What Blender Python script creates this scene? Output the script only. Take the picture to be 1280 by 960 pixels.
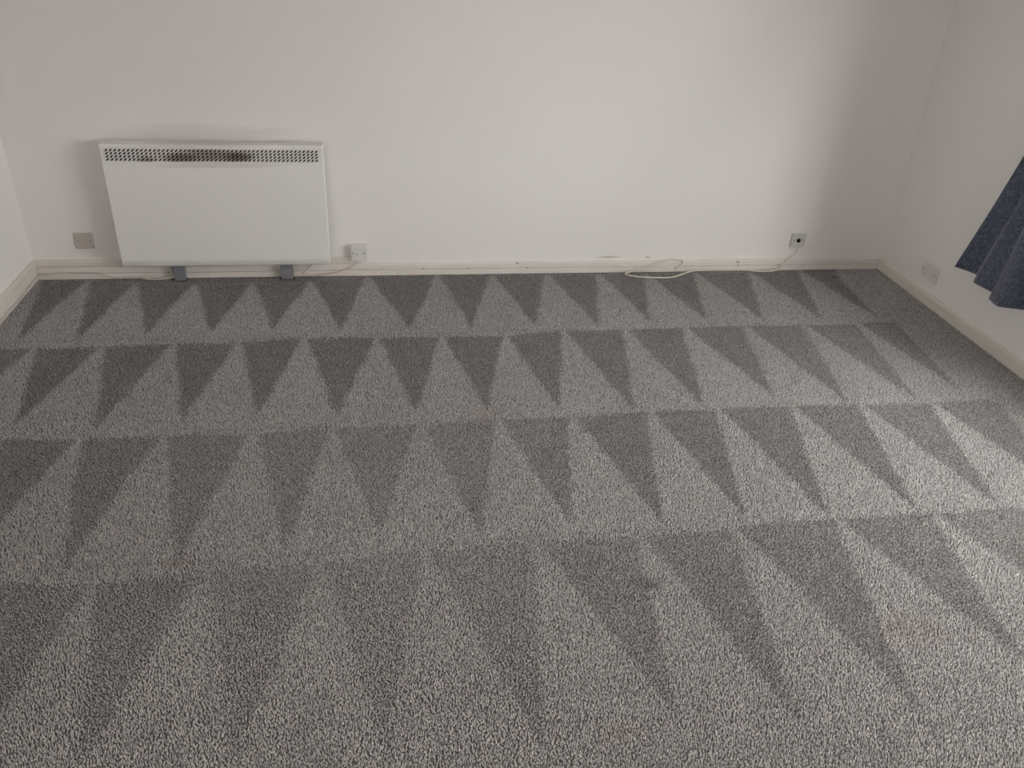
import bpy, bmesh, math, random
import numpy as np
from mathutils import Vector, Matrix

for o in list(bpy.data.objects):
    bpy.data.objects.remove(o, do_unlink=True)
S = bpy.context.scene
COL = S.collection
rnd = random.Random(7)
rng = np.random.default_rng(11)

# ------------------------------------------------------------------ camera
W = 4.7976            # room width (left wall x=0, right wall x=W), far wall y=0
YF = -5.6             # wall behind the camera
H = 2.45
F_PX = 1048.52
cam_d = bpy.data.cameras.new('camera')
cam_d.sensor_width = 36.0
cam_d.lens = F_PX / 1280.0 * 36.0
cam_d.clip_start = 0.05
cam = bpy.data.objects.new('camera', cam_d)
COL.objects.link(cam)
r = Vector((0.98851346, -0.1435001, 0.04742213))
u = Vector((0.03227591, 0.50698406, 0.86135093))
f = Vector((0.14764621, 0.8499264, -0.50579216))
m = Matrix.Identity(4)
for i in range(3):
    m[i][0] = r[i]; m[i][1] = u[i]; m[i][2] = -f[i]
m.translation = Vector((1.8058, -4.4021, 1.8775))
cam.matrix_world = m
S.camera = cam

# ------------------------------------------------------------------ sky, exposure
world = bpy.data.worlds.new('overcast_sky')
S.world = world
world.use_nodes = True
bg = world.node_tree.nodes['Background']
bg.inputs['Color'].default_value = (1.0, 0.985, 0.985, 1)
bg.inputs['Strength'].default_value = 9.3
S.view_settings.view_transform = 'Standard'
S.view_settings.look = 'None'
S.view_settings.gamma = 1.0
S.view_settings.use_curve_mapping = False
S.view_settings.exposure = 0.0

# window opening in the right wall
WY0, WY1, WZ0, WZ1 = -4.2, -1.45, 0.45, 2.2
# opening for an added, unseen left-wall window that brings in ambient daylight
VY0, VY1, VZ0, VZ1 = -5.45, -3.95, 1.05, 2.25


def portal(loc, rot, sx, sy):                            # sampling portal for the daylight
    pd = bpy.data.lights.new('window_portal', 'AREA')
    pd.shape = 'RECTANGLE'; pd.size = sx; pd.size_y = sy
    pd.cycles.is_portal = True
    po = bpy.data.objects.new('window_portal', pd)
    po.location = loc; po.rotation_euler = rot
    COL.objects.link(po)


portal((W + 0.14, (WY0 + WY1) / 2, (WZ0 + WZ1) / 2), (0, math.radians(90), 0), WZ1 - WZ0, WY1 - WY0)
portal((-0.14, (VY0 + VY1) / 2, (VZ0 + VZ1) / 2), (0, math.radians(-90), 0), VZ1 - VZ0, VY1 - VY0)

# veiled sun: a broad bright glow in the haze, reaching in through the window from behind the camera
sd = bpy.data.lights.new('hazy_sun', 'SUN')
sd.energy = 4.0
sd.angle = math.radians(24)
sd.color = (1.0, 0.97, 0.93)
so = bpy.data.objects.new('hazy_sun', sd)
so.rotation_euler = Vector((0.165, -1.0, 0.38)).to_track_quat('Z', 'Y').to_euler()
so.location = (W + 3, -8, 5)
COL.objects.link(so)


# ------------------------------------------------------------------ materials
def mat(name, color, rough=0.6, spec=0.5, bump=None, vary=None, spots=None, metal=0.0, sheen=0.0):
    """Principled material; bump=(scale, strength, distance); vary=(scale, amount);
    spots=[(x, y, z, rx, ry, rz, colour, strength)] stains in world metres."""
    M = bpy.data.materials.new(name)
    M.use_nodes = True
    nt = M.node_tree
    b = nt.nodes['Principled BSDF']
    b.inputs['Roughness'].default_value = rough
    b.inputs['Specular IOR Level'].default_value = spec
    b.inputs['Metallic'].default_value = metal
    if sheen:
        b.inputs['Sheen Weight'].default_value = sheen
    geo = nt.nodes.new('ShaderNodeNewGeometry')
    rgb = nt.nodes.new('ShaderNodeRGB')
    rgb.outputs[0].default_value = (*color, 1)
    cur = rgb.outputs[0]

    def mix(a, col, fac, mode='MIX'):
        n = nt.nodes.new('ShaderNodeMix'); n.data_type = 'RGBA'; n.blend_type = mode
        nt.links.new(a, n.inputs[6])
        if isinstance(col, tuple):
            n.inputs[7].default_value = (*col, 1)
        else:
            nt.links.new(col, n.inputs[7])
        if isinstance(fac, float):
            n.inputs[0].default_value = fac
        else:
            nt.links.new(fac, n.inputs[0])
        return n.outputs[2]
    if vary:
        n = nt.nodes.new('ShaderNodeTexNoise')
        n.inputs['Scale'].default_value = vary[0]
        n.inputs['Detail'].default_value = 4
        nt.links.new(geo.outputs['Position'], n.inputs['Vector'])
        mr = nt.nodes.new('ShaderNodeMapRange')
        mr.inputs[1].default_value = 0.3; mr.inputs[2].default_value = 0.7
        mr.inputs[3].default_value = 1 - vary[1]; mr.inputs[4].default_value = 1 + vary[1]
        nt.links.new(n.outputs['Fac'], mr.inputs[0])
        cur = mix(cur, mr.outputs[0], 1.0, 'MULTIPLY')
    for s in spots or []:
        x, y, z, rx, ry, rz, c, st = s
        mp = nt.nodes.new('ShaderNodeMapping')
        mp.inputs['Location'].default_value = (-x / rx, -y / ry, -z / rz)
        mp.inputs['Scale'].default_value = (1 / rx, 1 / ry, 1 / rz)
        nt.links.new(geo.outputs['Position'], mp.inputs['Vector'])
        nz = nt.nodes.new('ShaderNodeTexNoise'); nz.inputs['Scale'].default_value = 1.3
        nz.inputs['Detail'].default_value = 3
        nt.links.new(mp.outputs[0], nz.inputs['Vector'])
        ad = nt.nodes.new('ShaderNodeVectorMath'); ad.operation = 'MULTIPLY_ADD'
        ad.inputs[1].default_value = (0.9, 0.9, 0.9)
        ctr = nt.nodes.new('ShaderNodeVectorMath'); ctr.operation = 'SUBTRACT'
        ctr.inputs[1].default_value = (0.5, 0.5, 0.5)
        nt.links.new(nz.outputs['Color'], ctr.inputs[0])
        nt.links.new(ctr.outputs[0], ad.inputs[0]); nt.links.new(mp.outputs[0], ad.inputs[2])
        ln = nt.nodes.new('ShaderNodeVectorMath'); ln.operation = 'LENGTH'
        nt.links.new(ad.outputs[0], ln.inputs[0])
        mr = nt.nodes.new('ShaderNodeMapRange'); mr.interpolation_type = 'SMOOTHSTEP'
        mr.inputs[1].default_value = 1.0; mr.inputs[2].default_value = 0.25
        mr.inputs[3].default_value = 0.0; mr.inputs[4].default_value = st
        nt.links.new(ln.outputs['Value'], mr.inputs[0])
        cur = mix(cur, c, mr.outputs[0])
    nt.links.new(cur, b.inputs['Base Color'])
    if bump:
        n = nt.nodes.new('ShaderNodeTexNoise')
        n.inputs['Scale'].default_value = bump[0]; n.inputs['Detail'].default_value = 3
        nt.links.new(geo.outputs['Position'], n.inputs['Vector'])
        bp = nt.nodes.new('ShaderNodeBump')
        bp.inputs['Strength'].default_value = bump[1]; bp.inputs['Distance'].default_value = bump[2]
        nt.links.new(n.outputs['Fac'], bp.inputs['Height'])
        nt.links.new(bp.outputs[0], b.inputs['Normal'])
    return M


BROWN = (0.16, 0.085, 0.045)
DARK = (0.045, 0.035, 0.03)
WALL_C = (0.888, 0.845, 0.824)
M_wall = mat('wall_paint', WALL_C, 0.75, 0.25, bump=(90, 0.12, 0.002), vary=(1.7, 0.012), spots=[
    (3.10, 0, 0.088, 0.10, 0.2, 0.010, (0.42, 0.30, 0.27), 0.55),
    (3.33, 0, 0.084, 0.025, 0.2, 0.006, (0.25, 0.18, 0.15), 0.6),
    (0.95, 0, 0.775, 0.60, 0.2, 0.05, (0.66, 0.58, 0.55), 0.4)])
M_ceil = mat('ceiling_paint', (0.90, 0.875, 0.855), 0.8, 0.2, bump=(60, 0.2, 0.003))
M_skirt = mat('skirting_gloss', (0.80, 0.735, 0.69), 0.38, 0.5, bump=(25, 0.15, 0.002), vary=(9, 0.03), spots=[
    (2.56, -0.02, 0.062, 0.012, 0.05, 0.006, DARK, 0.8),
    (2.03, -0.02, 0.035, 0.010, 0.05, 0.005, DARK, 0.8),
    (2.28, -0.02, 0.034, 0.010, 0.05, 0.004, BROWN, 0.7),
    (2.62, -0.02, 0.034, 0.010, 0.05, 0.004, BROWN, 0.7),
    (2.86, -0.02, 0.035, 0.030, 0.05, 0.004, BROWN, 0.4),
    (3.88, -0.02, 0.055, 0.014, 0.05, 0.008, DARK, 0.7),
    (3.885, -0.02, 0.03, 0.006, 0.05, 0.010, DARK, 0.5),
    (4.14, -0.02, 0.035, 0.014, 0.05, 0.005, BROWN, 0.7),
    (1.80, -0.02, 0.036, 0.012, 0.05, 0.004, DARK, 0.6)])
M_skirt_r = mat('skirting_cream', (0.78, 0.725, 0.66), 0.38, 0.5, bump=(25, 0.15, 0.002), vary=(9, 0.03))
M_trunk = mat('trunking_plastic', (0.78, 0.715, 0.66), 0.45, 0.4, vary=(6, 0.04))
M_heater = mat('heater_enamel', (0.87, 0.838, 0.812), 0.42, 0.45, bump=(500, 0.04, 0.0005), spots=[
    (0.98, -0.08, 0.745, 0.36, 0.2, 0.030, (0.50, 0.40, 0.32), 0.35),
    (1.02, -0.11, 0.640, 0.40, 0.2, 0.022, (0.60, 0.52, 0.45), 0.45)])
M_grille = mat('grille_enamel', (0.85, 0.82, 0.795), 0.45, 0.4, spots=[
    (0.99, -0.11, 0.690, 0.27, 0.2, 0.045, (0.24, 0.155, 0.105), 0.68),
    (0.84, -0.11, 0.675, 0.11, 0.2, 0.03, BROWN, 0.7),
    (1.12, -0.11, 0.680, 0.10, 0.2, 0.03, (0.06, 0.035, 0.025), 0.7),
    (0.68, -0.11, 0.662, 0.06, 0.2, 0.03, (0.30, 0.19, 0.12), 0.6)])
M_black = mat('dark_interior', (0.012, 0.011, 0.010), 0.8, 0.2)
M_foot = mat('grey_foot_plastic', (0.23, 0.225, 0.24), 0.5, 0.4)
M_plate = mat('aged_plate_plastic', (0.56, 0.50, 0.455), 0.42, 0.5)
M_white_pl = mat('white_plate_plastic', (0.76, 0.725, 0.71), 0.35, 0.5)
M_plate_r = mat('dull_plate_plastic', (0.64, 0.61, 0.58), 0.4, 0.5)
M_screw = mat('screw_metal', (0.16, 0.13, 0.11), 0.4, 0.5, metal=0.6)
M_hole = mat('pin_hole_grey', (0.33, 0.30, 0.28), 0.6, 0.3)
M_cable = mat('white_cable', (0.76, 0.69, 0.60), 0.5, 0.4)
M_cable2 = mat('cream_cable', (0.70, 0.62, 0.52), 0.5, 0.4)
M_cable3 = mat('tan_cable', (0.62, 0.50, 0.41), 0.5, 0.4)
M_pvc = mat('window_frame_white', (0.8, 0.8, 0.79), 0.35, 0.5)
M_rail = mat('rail_white', (0.75, 0.74, 0.72), 0.4, 0.5)
M_ground = mat('outside_paving', (0.42, 0.40, 0.38), 0.9, 0.1, vary=(2, 0.3))


def make_glass():
    M = bpy.data.materials.new('window_glass'); M.use_nodes = True
    nt = M.node_tree
    out = nt.nodes['Material Output']
    nt.nodes.remove(nt.nodes['Principled BSDF'])
    tr = nt.nodes.new('ShaderNodeBsdfTransparent'); tr.inputs[0].default_value = (0.95, 0.97, 0.96, 1)
    gl = nt.nodes.new('ShaderNodeBsdfGlossy'); gl.inputs['Roughness'].default_value = 0.02
    lw = nt.nodes.new('ShaderNodeLayerWeight'); lw.inputs[0].default_value = 0.5
    pw = nt.nodes.new('ShaderNodeMath'); pw.operation = 'POWER'; pw.inputs[1].default_value = 5.0
    nt.links.new(lw.outputs['Facing'], pw.inputs[0])
    fr = nt.nodes.new('ShaderNodeMath'); fr.operation = 'MULTIPLY_ADD'
    fr.inputs[1].default_value = 0.9; fr.inputs[2].default_value = 0.03
    nt.links.new(pw.outputs[0], fr.inputs[0])
    mx = nt.nodes.new('ShaderNodeMixShader')
    nt.links.new(fr.outputs[0], mx.inputs[0]); nt.links.new(tr.outputs[0], mx.inputs[1])
    nt.links.new(gl.outputs[0], mx.inputs[2]); nt.links.new(mx.outputs[0], out.inputs[0])
    return M


def make_curtain_mat():
    """dark blue-grey damask: soft woven flower blotches on a twill ground"""
    M = mat('curtain_damask', (0.05, 0.06, 0.085), 0.75, 0.25, sheen=0.25)
    nt = M.node_tree; b = nt.nodes['Principled BSDF']
    uv = nt.nodes.new('ShaderNodeUVMap')
    n1 = nt.nodes.new('ShaderNodeTexNoise'); n1.inputs['Scale'].default_value = 60; n1.inputs['Detail'].default_value = 3
    n1.inputs['Distortion'].default_value = 1.2
    nt.links.new(uv.outputs[0], n1.inputs['Vector'])
    n2 = nt.nodes.new('ShaderNodeTexNoise'); n2.inputs['Scale'].default_value = 220; n2.inputs['Detail'].default_value = 2
    nt.links.new(uv.outputs[0], n2.inputs['Vector'])
    ad = nt.nodes.new('ShaderNodeMath'); ad.operation = 'MULTIPLY_ADD'; ad.inputs[1].default_value = 0.45
    nt.links.new(n2.outputs['Fac'], ad.inputs[0]); nt.links.new(n1.outputs['Fac'], ad.inputs[2])
    cr = nt.nodes.new('ShaderNodeValToRGB')
    cr.color_ramp.elements[0].position = 0.58; cr.color_ramp.elements[0].color = (0.050, 0.056, 0.084, 1)
    cr.color_ramp.elements[1].position = 0.86; cr.color_ramp.elements[1].color = (0.135, 0.152, 0.215, 1)
    nt.links.new(ad.outputs[0], cr.inputs[0])
    nt.links.new(cr.outputs[0], b.inputs['Base Color'])
    bp = nt.nodes.new('ShaderNodeBump'); bp.inputs['Strength'].default_value = 0.3; bp.inputs['Distance'].default_value = 0.002
    nt.links.new(ad.outputs[0], bp.inputs['Height']); nt.links.new(bp.outputs[0], b.inputs['Normal'])
    return M


def make_carpet_mat():
    M = bpy.data.materials.new('carpet_pile'); M.use_nodes = True
    nt = M.node_tree; b = nt.nodes['Principled BSDF']
    b.inputs['Roughness'].default_value = 0.9
    b.inputs['Specular IOR Level'].default_value = 0.15
    b.inputs['Sheen Weight'].default_value = 0.7
    b.inputs['Sheen Roughness'].default_value = 0.6
    at = nt.nodes.new('ShaderNodeAttribute'); at.attribute_name = 'pile_colour'
    nt.links.new(at.outputs['Color'], b.inputs['Base Color'])
    return M


CARPET_C = np.array((0.438, 0.405, 0.394))
M_backing = mat('carpet_backing', (0.145, 0.130, 0.123), 0.95, 0.1, vary=(150, 0.35), bump=(220, 0.8, 0.006))
M_pile = make_carpet_mat()
M_glass = make_glass()
M_curtain = make_curtain_mat()


# ------------------------------------------------------------------ mesh helpers
def link(name, me, material, parent=None):
    o = bpy.data.objects.new(name, me)
    if material is not None and not me.materials:
        me.materials.append(material)
    COL.objects.link(o)
    if parent is not None:
        o.parent = parent
        o.matrix_parent_inverse = parent.matrix_world.inverted()
    return o


def bm_obj(name, bm, material, parent=None, smooth=False):
    bmesh.ops.recalc_face_normals(bm, faces=bm.faces)
    me = bpy.data.meshes.new(name)
    bm.to_mesh(me); bm.free()
    if smooth:
        for p in me.polygons:
            p.use_smooth = True
    return link(name, me, material, parent)


def box(bm, x0, x1, y0, y1, z0, z1, bevel=0.0, seg=2):
    t = bmesh.new()
    vs = [t.verts.new((x, y, z)) for x in (x0, x1) for y in (y0, y1) for z in (z0, z1)]
    for q in ((0, 1, 3, 2), (4, 6, 7, 5), (0, 4, 5, 1), (2, 3, 7, 6), (0, 2, 6, 4), (1, 5, 7, 3)):
        t.faces.new([vs[i] for i in q])
    bmesh.ops.recalc_face_normals(t, faces=t.faces)
    if bevel:
        bmesh.ops.bevel(t, geom=list(t.edges), offset=bevel, segments=seg, profile=0.6, affect='EDGES')
    me = bpy.data.meshes.new('tmp'); t.to_mesh(me); t.free()
    bm.from_mesh(me); bpy.data.meshes.remove(me)


def box_obj(name, dims, material, parent=None, bevel=0.0, seg=2):
    bm = bmesh.new(); box(bm, *dims, bevel=bevel, seg=seg)
    return bm_obj(name, bm, material, parent)


def empty(name, loc):
    o = bpy.data.objects.new(name, None)
    o.empty_display_size = 0.05
    o.location = loc
    COL.objects.link(o)
    bpy.context.view_layer.update()
    return o


def tag(o, label, cat, group=None, kind=None):
    o['label'] = label; o['category'] = cat
    if group: o['group'] = group
    if kind: o['kind'] = kind
    return o


def struct(o, label=None):
    o['kind'] = 'structure'
    if label: o['label'] = label
    return o


def extrude_profile(name, prof, axis, a0, a1, material, parent=None, n=1, wob=None):
    """prof: list of (d, z) in order; d = distance out of the wall; swept along x (back wall) or y (side walls)"""
    bm = bmesh.new()
    rings = []
    for i in range(n + 1):
        a = a0 + (a1 - a0) * i / n
        dz = wob(a) if wob else 0
        ring = []
        for d, z in prof:
            if axis == 'back': co = (a, -d, z + dz * (z > 0.01))
            elif axis == 'right': co = (W - d, a, z)
            else: co = (d, a, z)
            ring.append(bm.verts.new(co))
        rings.append(ring)
    k = len(prof)
    for i in range(n):
        for j in range(k):
            bm.faces.new((rings[i][j], rings[i][(j + 1) % k], rings[i + 1][(j + 1) % k], rings[i + 1][j]))
    bm.faces.new(rings[0]); bm.faces.new(rings[-1][::-1])
    return bm_obj(name, bm, material, parent)


def smooth_path(pts, sub=10):
    pts = [Vector(p) for p in pts]
    out = []
    for i in range(len(pts) - 1):
        p0 = pts[max(i - 1, 0)]; p1 = pts[i]; p2 = pts[i + 1]; p3 = pts[min(i + 2, len(pts) - 1)]
        for k in range(sub):
            t = k / sub
            out.append(0.5 * ((2 * p1) + (p2 - p0) * t + (2 * p0 - 5 * p1 + 4 * p2 - p3) * t * t + (3 * p1 - p0 - 3 * p2 + p3) * t ** 3))
    out.append(pts[-1])
    return out


def tube(name, pts, rad, material, parent=None, seg=8, sub=10):
    path = smooth_path(pts, sub)
    bm = bmesh.new(); prev = None
    nrm = Vector((0, 0, 1))
    rings = []
    for i, p in enumerate(path):
        t = (path[min(i + 1, len(path) - 1)] - path[max(i - 1, 0)])
        t = t.normalized() if t.length > 1e-9 else Vector((1, 0, 0))
        nrm = nrm - t * nrm.dot(t)
        if nrm.length < 1e-4: nrm = t.orthogonal()
        nrm.normalize(); bn = t.cross(nrm)
        rings.append([bm.verts.new(p + rad * (math.cos(a) * nrm + math.sin(a) * bn)) for a in [2 * math.pi * k / seg for k in range(seg)]])
    for a, b in zip(rings, rings[1:]):
        for k in range(seg):
            bm.faces.new((a[k], a[(k + 1) % seg], b[(k + 1) % seg], b[k]))
    bm.faces.new(rings[0]); bm.faces.new(rings[-1][::-1])
    return bm_obj(name, bm, material, parent, smooth=True)


def disc(name, centre, normal, rad, depth, material, parent, seg=16, dome=0.3, slot=0):
    """short cylinder with a slightly domed face pointing along normal"""
    bm = bmesh.new()
    n = Vector(normal).normalized(); a = n.orthogonal().normalized(); b = n.cross(a)
    c = Vector(centre)
    rs = [(1.0, 0.0), (1.0, depth * 0.7), (0.75, depth), (0.0, depth * (1 + dome))]
    prev = None
    for rr, d in rs:
        if rr > 0:
            ring = [bm.verts.new(c + n * d + rad * rr * (math.cos(t) * a + math.sin(t) * b)) for t in [2 * math.pi * k / seg for k in range(seg)]]
        else:
            ring = [bm.verts.new(c + n * d)]
        if prev:
            for k in range(seg):
                if len(ring) == 1:
                    bm.faces.new((prev[k], prev[(k + 1) % seg], ring[0]))
                else:
                    bm.faces.new((prev[k], prev[(k + 1) % seg], ring[(k + 1) % seg], ring[k]))
        prev = ring
    return bm_obj(name, bm, material, parent, smooth=False)


# ------------------------------------------------------------------ room shell
T = 0.15
struct(box_obj('floor', (-T, W + T, YF - T, T, -0.12, 0.0), M_backing), 'grey carpeted floor of the empty room')
struct(box_obj('ceiling', (-T, W + T, YF - T, T, H, H + 0.1), M_ceil))
struct(box_obj('wall_back', (-T, W + T, 0, T, 0, H), M_wall), 'plain off-white far wall behind the heater')
bm = bmesh.new()
box(bm, -T, 0, YF, VY0, 0, H)
box(bm, -T, 0, VY1, 0, 0, H)
box(bm, -T, 0, VY0, VY1, 0, VZ0)
box(bm, -T, 0, VY0, VY1, VZ1, H)
struct(bm_obj('wall_left', bm, M_wall), 'plain off-white wall at the left edge')
struct(box_obj('wall_front', (-T, W + T, YF - T, YF, 0, H), M_wall))
bm = bmesh.new()
box(bm, W, W + T, YF, WY0, 0, H)
box(bm, W, W + T, WY1, 0, 0, H)
box(bm, W, W + T, WY0, WY1, 0, WZ0)
box(bm, W, W + T, WY0, WY1, WZ1, H)
struct(bm_obj('wall_right', bm, M_wall), 'off-white window wall on the right')

# outside ground seen from the window
g = box_obj('ground', (-40, W + 40, -40, 40, -0.6, -0.5), M_ground)
struct(g)

# the windows (both out of frame; the left one is added to brighten the room)
def window(name, xw, sg, y0, y1, z0, z1, n_p):
    """xw: inner wall face, sg: +1 when the outside lies towards +x"""
    def bx(nm, d0, d1, ya, yb, za, zb, m_, bev):
        xa, xb = sorted((xw + sg * d0, xw + sg * d1))
        box_obj(nm, (xa, xb, ya, yb, za, zb), m_, win, bev)
    win = struct(empty(name, (xw + sg * 0.1, (y0 + y1) / 2, z0)))
    bx('window_frame', 0.07, 0.13, y0, y1, z0, z0 + 0.06, M_pvc, 0.006)
    bx('window_frame', 0.07, 0.13, y0, y1, z1 - 0.06, z1, M_pvc, 0.006)
    for i in range(n_p + 1):
        yc = y0 + 0.03 + (y1 - y0 - 0.06) * i / n_p
        bx('mullion', 0.07, 0.13, yc - 0.03, yc + 0.03, z0 + 0.06, z1 - 0.06, M_pvc, 0.006)
    for i in range(n_p):
        ya = y0 + 0.06 + (y1 - y0 - 0.06) * i / n_p
        yb = y0 + (y1 - y0 - 0.06) * (i + 1) / n_p
        bx('pane', 0.098, 0.102, ya, yb, z0 + 0.06, z1 - 0.06, M_glass, 0)
    bx('window_sill', -0.03, 0.07, y0 - 0.03, y1 + 0.03, z0 - 0.025, z0, M_pvc, 0.006)


window('window_1', W, 1, WY0, WY1, WZ0, WZ1, 3)
window('window_2_added', 0, -1, VY0, VY1, VZ0, VZ1, 2)

# skirting boards
prof = [(0, 0), (0.015, 0), (0.015, 0.058), (0.0135, 0.065), (0.009, 0.069), (0, 0.070)]
prof_groove = [(0, 0), (0.019, 0), (0.019, 0.030), (0.0175, 0.0315), (0.009, 0.032), (0.009, 0.0345), (0.0145, 0.035), (0.015, 0.036), (0.015, 0.058), (0.0135, 0.065), (0.009, 0.069), (0, 0.070)]
struct(extrude_profile('baseboard_back', prof_groove, 'back', 0.0, W, M_skirt, n=40, wob=lambda a: 0.0012 * math.sin(a * 5.1) + 0.0008 * math.sin(a * 13)),
       'cream painted skirting along the far wall')
struct(extrude_profile('baseboard_left', prof, 'left', YF, -0.019, M_skirt), 'cream painted skirting along the left wall')
struct(extrude_profile('baseboard_right', prof, 'right', YF, -0.019, M_skirt_r), 'cream painted skirting along the window wall')

# surface trunking sitting on top of the skirting
tp = [(0, 0.0705), (0.010, 0.0705), (0.010, 0.0735), (0.0195, 0.0735), (0.020, 0.0745), (0.020, 0.101), (0.017, 0.105), (0, 0.1055)]
tag(extrude_profile('cable_trunking', tp, 'back', 0.0005, 1.648, M_trunk, n=8),
    'cream cable trunking running behind the white heater on top of the skirting', 'trunking', 'cable trunking runs')
tag(extrude_profile('cable_trunking', tp, 'left', -3.4, -0.021, M_trunk, n=8),
    'cream cable trunking on the left wall above its skirting', 'trunking', 'cable trunking runs')

# ------------------------------------------------------------------ carpet pile with vacuum strokes
ROWS = [
 ([(0.029, -0.02), (0.263, -0.049), (0.518, -0.1), (0.818, -0.132), (1.116, -0.133), (1.419, -0.112), (1.722, -0.046), (2.103, -0.037), (2.409, -0.047), (2.729, -0.058), (3.029, -0.056), (3.314, -0.077), (3.609, -0.063), (3.945, -0.062), (4.269, -0.049), (4.483, -0.092)],
  [(0.147, -0.748), (0.404, -0.739), (0.695, -0.698), (0.985, -0.688), (1.268, -0.677), (1.594, -0.693), (1.929, -0.702), (2.232, -0.708), (2.553, -0.689), (2.875, -0.705), (3.157, -0.663), (3.466, -0.669), (3.774, -0.693), (4.098, -0.69), (4.42, -0.705)]),
 ([(-0.04, -0.829), (0.243, -0.815), (0.534, -0.816), (0.837, -0.801), (1.136, -0.802), (1.429, -0.777), (1.766, -0.787), (2.075, -0.795), (2.384, -0.794), (2.685, -0.766), (3.002, -0.765), (3.316, -0.754), (3.64, -0.761), (3.966, -0.759), (4.265, -0.755), (4.498, -0.747)],
  [(0.089, -1.463), (0.372, -1.456), (0.682, -1.507), (0.995, -1.455), (1.281, -1.452), (1.601, -1.481), (1.92, -1.485), (2.216, -1.475), (2.523, -1.471), (2.841, -1.512), (3.157, -1.502), (3.504, -1.453), (3.818, -1.514), (4.155, -1.524), (4.409, -1.443)]),
 ([(0.03, -1.55), (0.346, -1.553), (0.641, -1.57), (0.945, -1.571), (1.283, -1.579), (1.579, -1.561), (1.933, -1.552), (2.257, -1.552), (2.566, -1.549), (2.903, -1.529), (3.21, -1.525), (3.548, -1.523), (3.867, -1.538), (4.207, -1.541), (4.533, -1.549)],
  [(0.19, -2.19), (0.504, -2.184), (0.795, -2.304), (1.133, -2.3), (1.465, -2.271), (1.77, -2.229), (2.102, -2.246), (2.415, -2.229), (2.742, -2.236), (3.049, -2.241), (3.357, -2.264), (3.703, -2.258), (4.035, -2.258), (4.363, -2.239)]),
 ([(0.24, -2.35), (0.568, -2.345), (0.9, -2.37), (1.229, -2.345), (1.575, -2.341), (1.914, -2.312), (2.286, -2.307), (2.644, -2.303), (2.989, -2.288), (3.377, -2.279), (3.753, -2.28), (4.146, -2.282), (4.5, -2.29)],
  [(0.45, -2.9), (0.789, -2.892), (1.037, -3.008), (1.403, -3.048), (1.773, -3.068), (2.17, -3.078), (2.538, -3.022), (2.869, -3.07), (3.214, -3.069), (3.627, -2.952), (3.99, -2.891), (4.32, -3.0)]),
]
ROW_GAIN = [1.0, 0.96, 0.86, 0.64]       # how crisply each row of strokes is still marked


def value_noise(x, y, scale, seed):
    g_ = np.random.default_rng(seed).random((64, 64))
    X = x / scale + 7; Y = y / scale + 31
    xi = np.floor(X).astype(int); yi = np.floor(Y).astype(int)
    fx = X - xi; fy = Y - yi
    fx = fx * fx * (3 - 2 * fx); fy = fy * fy * (3 - 2 * fy)
    a = g_[xi % 64, yi % 64]; b = g_[(xi + 1) % 64, yi % 64]; c = g_[xi % 64, (yi + 1) % 64]; d = g_[(xi + 1) % 64, (yi + 1) % 64]
    return (a * (1 - fx) + b * fx) * (1 - fy) + (c * (1 - fx) + d * fx) * fy


def brushed_mask(x, y):
    """0 = pile brushed away, 1 = pile brushed back (the wedge strokes)"""
    out = np.zeros_like(x)
    jx = x + rng.normal(0, 0.006, x.shape) + 0.012 * (value_noise(x, y, 0.09, 5) - 0.5)
    jy = y + rng.normal(0, 0.006, x.shape) + 0.02 * (value_noise(x, y, 0.12, 6) - 0.5)
    for (Tp, Bt), gain in zip(ROWS, ROW_GAIN):
        for i, b in enumerate(Bt):
            a, c = Tp[i], Tp[i + 1]
            # the stroke's base runs a little past the row seam
            a = (a[0] + 0.012, a[1] + 0.005); c = (c[0] - 0.012, c[1] + 0.005)
            sel = np.where((jy < max(a[1], c[1]) + .02) & (jy > b[1] - .02) & (jx > min(a[0], b[0], c[0]) - .02) & (jx < max(a[0], b[0], c[0]) + .02))[0]
            px, py = jx[sel], jy[sel]
            def side(p, q):
                L = math.hypot(q[0] - p[0], q[1] - p[1])
                return ((q[0] - p[0]) * (py - p[1]) - (q[1] - p[1]) * (px - p[0])) / L
            d = np.minimum(np.minimum(side(b, c), side(a, b)), side(c, a))
            v = np.clip(d / 0.016 + 0.5, 0, 1)
            if gain < 0.95:                                   # nearer rows: trodden, faint in the middle of the room
                v = v * (1 - 0.42 * math.exp(-((b[0] - 1.75) / 0.75) ** 2))
            out[sel] = np.maximum(out[sel], v * gain)
    # a full-width darker strip along the far skirting
    tx = np.array([p[0] for p in ROWS[0][0]]); ty = np.array([p[1] for p in ROWS[0][0]])
    strip = np.clip((jy - np.interp(jx, tx, ty)) / 0.016 + 0.2, 0, 1) * (jx < 4.50)
    return np.maximum(out, 0.9 * strip)


PITCH = 0.0060
Y_NEAR = -4.5
gx = np.arange(0.019, W - 0.017, PITCH); gy = np.arange(Y_NEAR, -0.024, PITCH)
X, Y = np.meshgrid(gx, gy)
X[::2] += PITCH / 2
X = X.ravel() + rng.uniform(-0.3, 0.3, X.size) * PITCH
Y = Y.ravel() + rng.uniform(-0.3, 0.3, Y.size) * PITCH
keep = np.ones(X.size, bool)
keep &= ~((Y > -0.030) & (rng.random(X.size) < 0.35))
keep &= ~((X > 0.43) & (X < 1.55) & (Y > -0.024 - 0.030 * np.maximum(0, value_noise(X, 0 * Y, 0.07, 33) - 0.25)))          # ragged cut edge at the skirting
for (a, b) in ((0.706, 0.762), (1.260, 1.323)):                  # heater feet stand here
    keep &= ~((X > a - 0.010) & (X < b + 0.010) & (Y > -0.068) & (Y < -0.012))
X, Y = X[keep], Y[keep]
N = X.size
dark = brushed_mask(X, Y)
val = 1.0 + 0.19 * rng.normal(0, 1, N)
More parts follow.
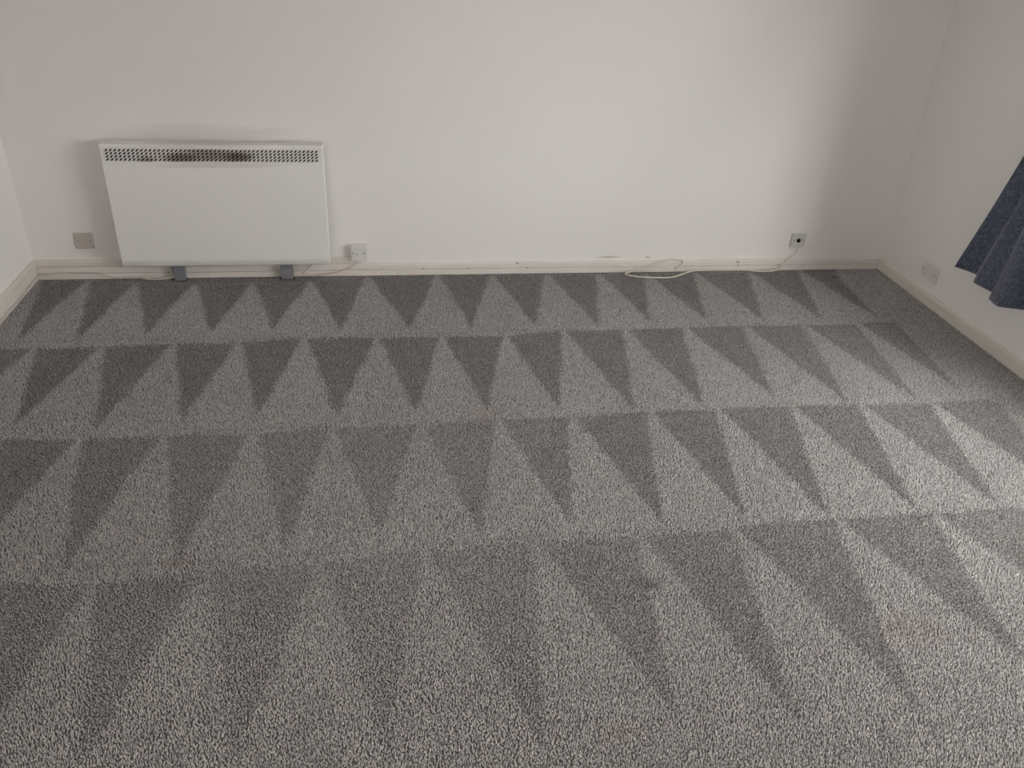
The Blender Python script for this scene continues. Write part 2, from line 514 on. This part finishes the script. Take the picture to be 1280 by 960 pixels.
val *= 1.0 + 0.10 * (value_noise(X, Y, 0.030, 1) - 0.5) + 0.10 * (value_noise(X, Y, 0.16, 2) - 0.5) + 0.06 * (value_noise(X, Y, 0.6, 3) - 0.5)
val = np.clip(val, 0.38, 1.75)
fleck = rng.random(N)
val[fleck < 0.05] *= 0.5
val[fleck > 0.96] *= 1.2
val *= 1.0 - 0.36 * dark
colr = val[:, None] * CARPET_C[None, :]
# seams between the rows of strokes
for ys in (-0.745, -1.525, -2.275):
    yy = ys + 0.03 * (value_noise(X, np.zeros_like(X), 0.5, 9) - 0.5)
    on = np.exp(-((Y - yy + 0.0) / 0.006) ** 2) * (value_noise(X, Y, 0.3, 12) > 0.45)
    colr *= (1 - 0.22 * on)[:, None]
# stains
for sx, sy, sr, c, k in ((2.618, -2.527, 0.030, (0.05, 0.045, 0.045), 0.75), (2.60, -2.515, 0.055, (0.10, 0.09, 0.085), 0.3), (3.357, -2.795, 0.10, (0.36, 0.26, 0.23), 0.45),
                         (2.2, -1.499, 0.08, (0.36, 0.25, 0.22), 0.35), (3.587, -1.53, 0.05, (0.34, 0.24, 0.21), 0.35), (1.135, -2.29, 0.05, (0.30, 0.20, 0.18), 0.35),
                         (2.376, -3.053, 0.05, (0.36, 0.25, 0.22), 0.3), (4.454, -0.139, 0.03, (0.08, 0.065, 0.06), 0.6), (4.6, -0.384, 0.022, (0.08, 0.065, 0.06), 0.7),
                         (4.50, -0.30, 0.02, (0.08, 0.065, 0.06), 0.5), (4.63, -0.60, 0.028, (0.08, 0.065, 0.06), 0.6), (4.25, -0.60, 0.018, (0.09, 0.07, 0.065), 0.6),
                         (3.1, -0.35, 0.10, (0.36, 0.26, 0.24), 0.2), (3.55, -0.2, 0.14, (0.33, 0.25, 0.23), 0.25)):
    dd = np.hypot(X - sx, (Y - sy) * 1.6) / sr + 0.5 * (value_noise(X, Y, sr * 0.4, 21) - 0.5)
    kk = k * np.clip(1.3 - dd, 0, 1)
    colr = colr * (1 - kk[:, None]) + np.array(c)[None, :] * val[:, None] * kk[:, None]
lean = 0.0045 * (1 - 2 * dark)
ang = rng.uniform(0, 2 * np.pi, N)
hgt = rng.uniform(0.0062, 0.0102, N)
tipx = X + rng.normal(0, 0.0016, N)
tipy = Y + lean + rng.normal(0, 0.0018, N)
rad = PITCH * rng.uniform(0.43, 0.67, N)
V = np.empty((N, 7, 3)); 
for k in range(3):
    a = ang + k * 2 * np.pi / 3
    V[:, k, 0] = X + rad * np.cos(a); V[:, k, 1] = Y + rad * np.sin(a); V[:, k, 2] = 0.0005
    V[:, 3 + k, 0] = (X + tipx) / 2 + rad * 0.85 * np.cos(a); V[:, 3 + k, 1] = (Y + tipy) / 2 + rad * 0.85 * np.sin(a); V[:, 3 + k, 2] = hgt * 0.62
V[:, 6, 0] = tipx; V[:, 6, 1] = tipy; V[:, 6, 2] = hgt
# only the upper cap of each tuft is built (3 triangles) plus a short skirt
use = [3, 4, 5, 6]
Vc = V[:, use, :].copy()
Vc[:, :3, 2] *= 0.15
nv = 4
F = np.array([(0, 1, 3), (1, 2, 3), (2, 0, 3)])
faces = (F[None, :, :] + (np.arange(N) * nv)[:, None, None]).reshape(-1, 3)
me = bpy.data.meshes.new('carpet_pile')
me.vertices.add(N * nv); me.vertices.foreach_set('co', Vc.reshape(-1).astype(np.float32))
me.loops.add(faces.size); me.loops.foreach_set('vertex_index', faces.reshape(-1).astype(np.int32))
me.polygons.add(len(faces)); me.polygons.foreach_set('loop_start', (np.arange(len(faces)) * 3).astype(np.int32))
me.update(calc_edges=True)
ca = me.attributes.new('pile_colour', 'FLOAT_COLOR', 'POINT')
cc = np.ones((N, nv, 4), np.float32); cc[:, :, :3] = colr[:, None, :]
ca.data.foreach_set('color', cc.reshape(-1))
pile = link('carpet_pile', me, M_pile)
tag(pile, 'grey flecked cut-pile carpet with rows of wedge shaped vacuum strokes', 'carpet', kind='stuff')

# ------------------------------------------------------------------ panel heater
HX0, HX1, HZ0, HZ1, HY0, HY1 = 0.472, 1.527, 0.096, 0.738, -0.110, -0.032
heater = tag(empty('panel_heater', ((HX0 + HX1) / 2, -0.07, 0)), 'white electric panel heater with stained slotted grille low on the far wall', 'heater')
GX0, GX1, GZ0, GZ1 = 0.484, 1.512, 0.652, 0.722       # grille opening
# casing: rounded box without the grille opening at the front
bm = bmesh.new()
prof_side = [(HY1, HZ0 + 0.004), (-0.088, HZ0 + 0.004), (-0.096, HZ0 + 0.006), (-0.101, HZ0 + 0.013), (-0.107, HZ0 + 0.030), (-0.1095, HZ0 + 0.040), (-0.110, HZ0 + 0.048), (-0.110, GZ0)]
prof_top = [(-0.110, GZ1), (-0.110, HZ1 - 0.009), (-0.1085, HZ1 - 0.004), (-0.104, HZ1), (HY1 - 0.004, HZ1), (HY1, HZ1 - 0.004)]


def sweep_x(bm, pr, x0, x1):
    a = [bm.verts.new((x0, y, z)) for y, z in pr]; b = [bm.verts.new((x1, y, z)) for y, z in pr]
    for i in range(len(pr) - 1):
        bm.faces.new((a[i], a[i + 1], b[i + 1], b[i]))


ex = 0.006
sweep_x(bm, prof_side, HX0 + ex, HX1 - ex)
sweep_x(bm, prof_top, HX0 + ex, HX1 - ex)
sweep_x(bm, [(HY1, HZ1 - 0.004), (HY1, HZ0 + 0.004)], HX0 + ex, HX1 - ex)
for xa, xb in ((HX0 + ex, GX0), (GX1, HX1 - ex)):
    sweep_x(bm, [(-0.110, GZ0), (-0.110, GZ1)], xa, xb)
bmesh.ops.remove_doubles(bm, verts=bm.verts, dist=1e-5)
bm_obj('casing', bm, M_heater, heater)
full = prof_side + prof_top
for x0, x1 in ((HX0, HX0 + ex), (HX1 - ex, HX1)):
    bm = bmesh.new()
    sgn = -1 if x0 == HX0 else 1
    outer = x0 if sgn < 0 else x1; inner = x1 if sgn < 0 else x0
    cy = sum(y for y, z in full) / len(full); cz = (HZ0 + HZ1) / 2
    lay = []
    for xx, ins in ((inner, 0.0), (outer - sgn * 0.003, 0.0), (outer - sgn * 0.0008, 0.0012), (outer, 0.003)):
        lay.append([bm.verts.new((xx, y + (ins if y < cy else -ins), z + (ins if z < cz else -ins))) for y, z in full])
    k = len(full)
    for A, B in zip(lay, lay[1:]):
        for j in range(k):
            bm.faces.new((A[j], A[(j + 1) % k], B[(j + 1) % k], B[j]))
    bm.faces.new(lay[-1])
    bm_obj('side_panel', bm, M_heater, heater)
# raised lip around the grille opening
bm = bmesh.new()
for d in ((GX0 - 0.002, GX1 + 0.002, -0.1115, -0.109, GZ1 - 0.002, GZ1 + 0.001), (GX0 - 0.002, GX1 + 0.002, -0.1115, -0.109, GZ0 - 0.001, GZ0 + 0.002)):
    box(bm, *d)
# slotted grille: 4 rows x 50 slanted slots, really pierced
bg_ = bmesh.new()
NC, NR = 50, 4
gx0, gx1, gz0, gz1 = GX0, GX1, GZ0, GZ1
mx, mzt, mzb = 0.008, 0.0055, 0.0045
cw = (gx1 - gx0 - 2 * mx) / NC; ch = (gz1 - gz0 - mzt - mzb) / NR
yf, yb = -0.1085, -0.1065
sh = 0.0064       # slant
for i in range(NC):
    for j in range(NR):
        x0 = gx0 + mx + i * cw; z0 = gz0 + mzb + j * ch
        o4 = [(x0, z0), (x0 + cw, z0), (x0 + cw, z0 + ch), (x0, z0 + ch)]
        cxm, czm = x0 + cw / 2, z0 + ch / 2
        hw, hh = 0.0051, 0.0064
        i4 = [(cxm - hw - sh, czm - hh), (cxm + hw - sh, czm - hh), (cxm + hw + sh, czm + hh), (cxm - hw + sh, czm + hh)]
        vo = [bg_.verts.new((x, yf, z)) for x, z in o4]
        vi = [bg_.verts.new((x, yf, z)) for x, z in i4]
        vb = [bg_.verts.new((x, yb, z)) for x, z in i4]
        for k in range(4):
            bg_.faces.new((vo[k], vo[(k + 1) % 4], vi[(k + 1) % 4], vi[k]))
            bg_.faces.new((vi[k], vi[(k + 1) % 4], vb[(k + 1) % 4], vb[k]))
for (xa, xb, za, zb) in ((gx0, gx1, gz0, gz0 + mzb), (gx0, gx1, gz1 - mzt, gz1), (gx0, gx0 + mx, gz0 + mzb, gz1 - mzt), (gx1 - mx, gx1, gz0 + mzb, gz1 - mzt)):
    bg_.faces.new([bg_.verts.new(q) for q in ((xa, yf, za), (xb, yf, za), (xb, yf, zb), (xa, yf, zb))])
bmesh.ops.remove_doubles(bg_, verts=bg_.verts, dist=1e-5)
grille = bm_obj('grille', bg_, M_grille, heater); grille['label'] = 'slotted outlet grille scorched brown in the middle'
bm_obj('grille_lip', bm, M_heater, grille)
box_obj('heat_chamber', (GX0, GX1, -0.100, -0.040, GZ0, GZ1), M_black, heater)
for x0, x1 in ((0.706, 0.762), (1.260, 1.323)):
    bm = bmesh.new()
    box(bm, x0, x1, -0.058, -0.021, 0.0, 0.102, bevel=0.004)
    ft = bm_obj('foot', bm, M_foot, heater)
    if x0 < 1: ft['label'] = 'grey plastic foot'
for x in (0.65, 1.35):
    box_obj('wall_bracket', (x - 0.02, x + 0.02, -0.034, -0.0005, 0.25, 0.60), M_foot, heater)


# ------------------------------------------------------------------ wall plates
def back_plate(name, x0, x1, z0, z1, depth, material, label, cat, screws, y0=0.0, bevel=0.003):
    t = tag(empty(name, ((x0 + x1) / 2, y0, z0)), label, cat, 'electrical wall plates')
    return t


# left: blank plate
s = back_plate('blank_plate', 0.232, 0.322, 0.166, 0.254, 0.01, M_plate, 'dull grey blank wall plate left of the heater above the trunking', 'wall plate', 2)
box_obj('plate', (0.233, 0.321, -0.009, 0.0, 0.167, 0.254), M_plate, s, 0.0035)
for x in (0.2475, 0.3065):
    disc('screw', (x, -0.0085, 0.2105), (0, -1, 0), 0.0036, 0.0014, M_screw, s)

# middle: surface box with fused spur
s = back_plate('fused_spur', 1.636, 1.722, 0.097, 0.183, 0.04, M_white_pl, 'white raised connection box on the wall just right of the heater', 'wall plate', 2)
box_obj('back_box', (1.6375, 1.7205, -0.032, 0.0, 0.099, 0.181), M_white_pl, s, 0.003)
box_obj('plate', (1.636, 1.722, -0.041, -0.032, 0.097, 0.183), M_white_pl, s, 0.003)
for x in (1.649, 1.709):
    disc('screw', (x, -0.0405, 0.140), (0, -1, 0), 0.0038, 0.0014, M_screw, s)
fc = box_obj('fuse_carrier', (1.664, 1.694, -0.0435, -0.040, 0.118, 0.150), M_white_pl, s, 0.0012)
box_obj('fuse_slot', (1.6665, 1.6695, -0.0442, -0.0430, 0.127, 0.140), M_screw, fc)

# right: aerial socket
s = back_plate('aerial_socket', 4.187, 4.273, 0.150, 0.225, 0.01, M_plate_r, 'square aerial socket with dark round hole near the far right corner', 'wall plate', 2)
box_obj('back_box', (4.186, 4.272, -0.010, 0.0, 0.142, 0.226), M_plate_r, s, 0.003)
box_obj('plate', (4.188, 4.274, -0.017, -0.010, 0.144, 0.229), M_plate_r, s, 0.003)
for x in (4.202, 4.260):
    disc('screw', (x, -0.0166, 0.1865), (0, -1, 0), 0.0036, 0.0014, M_screw, s)
bm = bmesh.new()
ringn = 20
lay = []
for rr, yy in ((0.0125, -0.0165), (0.0125, -0.0205), (0.0105, -0.0215), (0.0085, -0.0205), (0.0085, -0.0175)):
    lay.append([bm.verts.new((4.231 + rr * math.cos(2 * math.pi * k / ringn), yy, 0.1865 + rr * math.sin(2 * math.pi * k / ringn))) for k in range(ringn)])
for A, B in zip(lay, lay[1:]):
    for k in range(ringn):
        bm.faces.new((A[k], A[(k + 1) % ringn], B[(k + 1) % ringn], B[k]))
bm.faces.new(lay[-1])
cx_ = bm_obj('coaxial_jack', bm, M_black, s); cx_['label'] = 'dark round jack'

# right wall: double socket
s = tag(empty('double_socket', (W, -0.482, 0.135)), 'white double socket on the window wall beside the dark curtain', 'wall plate', 'electrical wall plates')
PX = W
box_obj('plate', (PX - 0.010, PX, -0.555, -0.409, 0.133, 0.219), M_white_pl, s, 0.003)
for yc in (-0.445, -0.519):
    g_ = box_obj('switch_rocker', (PX - 0.0135, PX - 0.009, yc + (0.012 if yc > -0.48 else -0.026), yc + (0.026 if yc > -0.48 else -0.012), 0.184, 0.206), M_white_pl, s, 0.0015)
    for dy, z, hw_, hh_ in ((0, 0.178, 0.002, 0.004), (-0.011, 0.157, 0.0032, 0.002), (0.011, 0.157, 0.0032, 0.002)):
        box_obj('pin_hole', (PX - 0.0104, PX - 0.0094, yc + dy - hw_, yc + dy + hw_, z - hh_, z + hh_), M_hole, s)
for yc in (-0.422, -0.542):
    disc('screw', (PX - 0.0096, yc, 0.176), (-1, 0, 0), 0.0034, 0.0012, M_screw, s)

# ------------------------------------------------------------------ cables
cr = 0.0040
tag(tube('aerial_cable', [
    (4.236, -0.012, 0.146), (4.240, -0.010, 0.118), (4.215, -0.0135, 0.090), (4.185, -0.019, 0.066), (4.160, -0.024, 0.035), (4.135, -0.040, 0.0165),
    (4.085, -0.062, 0.0155), (4.042, -0.070, 0.0155), (3.98, -0.060, 0.0155), (3.905, -0.040, 0.0155), (3.78, -0.034, 0.0155), (3.632, -0.040, 0.0155),
    (3.556, -0.070, 0.0155), (3.50, -0.105, 0.0155), (3.438, -0.136, 0.0155), (3.35, -0.138, 0.0155), (3.259, -0.125, 0.0155), (3.195, -0.096, 0.0155), (3.187, -0.070, 0.0155),
    (3.235, -0.040, 0.016), (3.309, -0.028, 0.034), (3.37, -0.024, 0.056), (3.419, -0.022, 0.072), (3.49, -0.021, 0.080), (3.535, -0.023, 0.072), (3.538, -0.024, 0.052), (3.515, -0.027, 0.034), (3.495, -0.030, 0.0170)],
    cr, M_cable), 'thin white aerial cable looped on the carpet by the far skirting', 'cable')
tag(tube('spur_flex', [
    (1.655, -0.022, 0.098), (1.652, -0.0255, 0.080), (1.640, -0.026, 0.062), (1.612, -0.026, 0.046), (1.575, -0.027, 0.034), (1.52, -0.030, 0.022), (1.44, -0.036, 0.0145), (1.385, -0.046, 0.0145), (1.37, -0.052, 0.030), (1.40, -0.055, 0.060), (1.43, -0.06, 0.092)],
    0.0029, M_cable3), 'tan flex curving from the white connection box under the heater', 'cable')
tag(tube('bell_wire', [
    (0.024, -0.9, 0.030), (0.0205, -0.6, 0.022), (0.0205, -0.45, 0.027), (0.0215, -0.30, 0.022), (0.0215, -0.15, 0.028), (0.024, -0.05, 0.028), (0.036, -0.026, 0.031), (0.08, -0.0225, 0.034), (0.16, -0.0225, 0.039), (0.24, -0.0225, 0.041),
    (0.305, -0.0225, 0.038), (0.35, -0.024, 0.026), (0.39, -0.028, 0.0145), (0.46, -0.030, 0.0140), (0.55, -0.034, 0.0140)],
    0.0028, M_cable2), 'thin cream wire tacked round the left corner skirting', 'cable')
tag(tube('loose_wire', [
    (0.54, -0.046, 0.0142), (0.565, -0.058, 0.0142), (0.61, -0.066, 0.0142), (0.655, -0.060, 0.0142), (0.685, -0.048, 0.0145), (0.692, -0.035, 0.03), (0.69, -0.04, 0.07), (0.68, -0.05, 0.093)],
    0.0030, M_cable), 'short white wire drooping to the carpet beneath the heater near its left foot', 'cable')

# ------------------------------------------------------------------ curtain on its rail
ZH = 0.330          # hem height
RAILZ = 2.26
hem = [(4.701, -0.769), (4.752, -0.874), (4.673, -0.971), (4.690, -1.094), (4.627, -1.156), (4.612, -1.243), (4.725, -1.290), (4.735, -1.360), (4.640, -1.415), (4.625, -1.480), (4.725, -1.540), (4.730, -1.600)]
hs = smooth_path([(x, y, 0) for x, y in hem], 10)
hl = [Vector((*hem[i], 0)).lerp(Vector((*hem[i + 1], 0)), k / 10) for i in range(len(hem) - 1) for k in range(10)] + [Vector((*hem[-1], 0))]
hp = [a.lerp(b, 0.6) for a, b in zip(hs, hl)]             # creased rather than rounded folds
cur = tag(empty('curtain', (4.70, -1.2, 0.33)), 'dark blue-grey patterned curtain hanging on the window wall', 'curtain')
NZ = 60
YC = -1.50
bm = bmesh.new()
uvl = bm.loops.layers.uv.new('UVMap')
arc = [0.0]
for a, b in zip(hp, hp[1:]):
    arc.append(arc[-1] + (b - a).length)
xm = 4.682


def drape(dz):
    """gathering towards the rail and flattening of the folds, dz above the hem"""
    g_ = 0.44 * dz if dz < 0.6 else 0.264 + 0.16 * (1 - math.exp(-(dz - 0.6) / 0.36))
    t_ = min(1, max(0, (dz - 0.5) / 0.9)); t_ = t_ * t_ * (3 - 2 * t_)
    return g_, 1.0 - 0.45 * t_


grid = []
for k in range(NZ + 1):
    z = ZH + (RAILZ - 0.02 - ZH) * k / NZ
    dz = z - ZH
    gsh, amp = drape(dz)
    row = []
    for i, p in enumerate(hp):
        wv = 0.006 * math.sin(3.1 * z + 0.35 * i)
        row.append(bm.verts.new((xm + (p.x - xm) * amp + wv * min(1, dz * 3), p.y + (YC - p.y) * gsh, z)))
    grid.append(row)
for k in range(NZ):
    for i in range(len(hp) - 1):
        fc_ = bm.faces.new((grid[k][i], grid[k][i + 1], grid[k + 1][i + 1], grid[k + 1][i]))
        zz = [k, k, k + 1, k + 1]; ii = [i, i + 1, i + 1, i]
        for l, a, b in zip(fc_.loops, zz, ii):
            l[uvl].uv = (arc[b], a / NZ * (RAILZ - ZH))
cl = bm_obj('fabric', bm, M_curtain, cur, smooth=True)
sm = cl.modifiers.new('thickness', 'SOLIDIFY'); sm.thickness = 0.002; sm.offset = 0
# stitched hem fold, a doubled strip along the bottom edge
bm = bmesh.new(); uvl = bm.loops.layers.uv.new('UVMap')
rows_ = []
for k in range(4):
    z = ZH - 0.001 + 0.045 * k / 3
    dz = max(0, z - ZH); gsh, amp = drape(dz)
    rows_.append([(xm + (p.x - xm) * amp + 0.0022, p.y + (YC - p.y) * gsh, z) for p in hp])
vr = [[bm.verts.new(q) for q in rr] for rr in rows_]
for k in range(3):
    for i in range(len(hp) - 1):
        fc_ = bm.faces.new((vr[k][i], vr[k][i + 1], vr[k + 1][i + 1], vr[k + 1][i]))
        for l, a, b in zip(fc_.loops, (k, k, k + 1, k + 1), (i, i + 1, i + 1, i)):
            l[uvl].uv = (arc[b], a * 0.015)
hm = bm_obj('hem', bm, M_curtain, cur, smooth=True)
rail = tag(empty('curtain_rail', (W - 0.08, (WY0 + WY1) / 2, RAILZ)), 'white curtain rail above the window', 'curtain rail')
box_obj('rail', (W - 0.128, W - 0.110, WY0 - 0.25, WY1 + 0.35, RAILZ - 0.012, RAILZ + 0.016), M_rail, rail, 0.004)
for yb_ in (WY0 - 0.1, (WY0 + WY1) / 2, WY1 + 0.25):
    box_obj('bracket', (W - 0.112, W, yb_ - 0.012, yb_ + 0.012, RAILZ - 0.006, RAILZ + 0.010), M_rail, rail, 0.003)
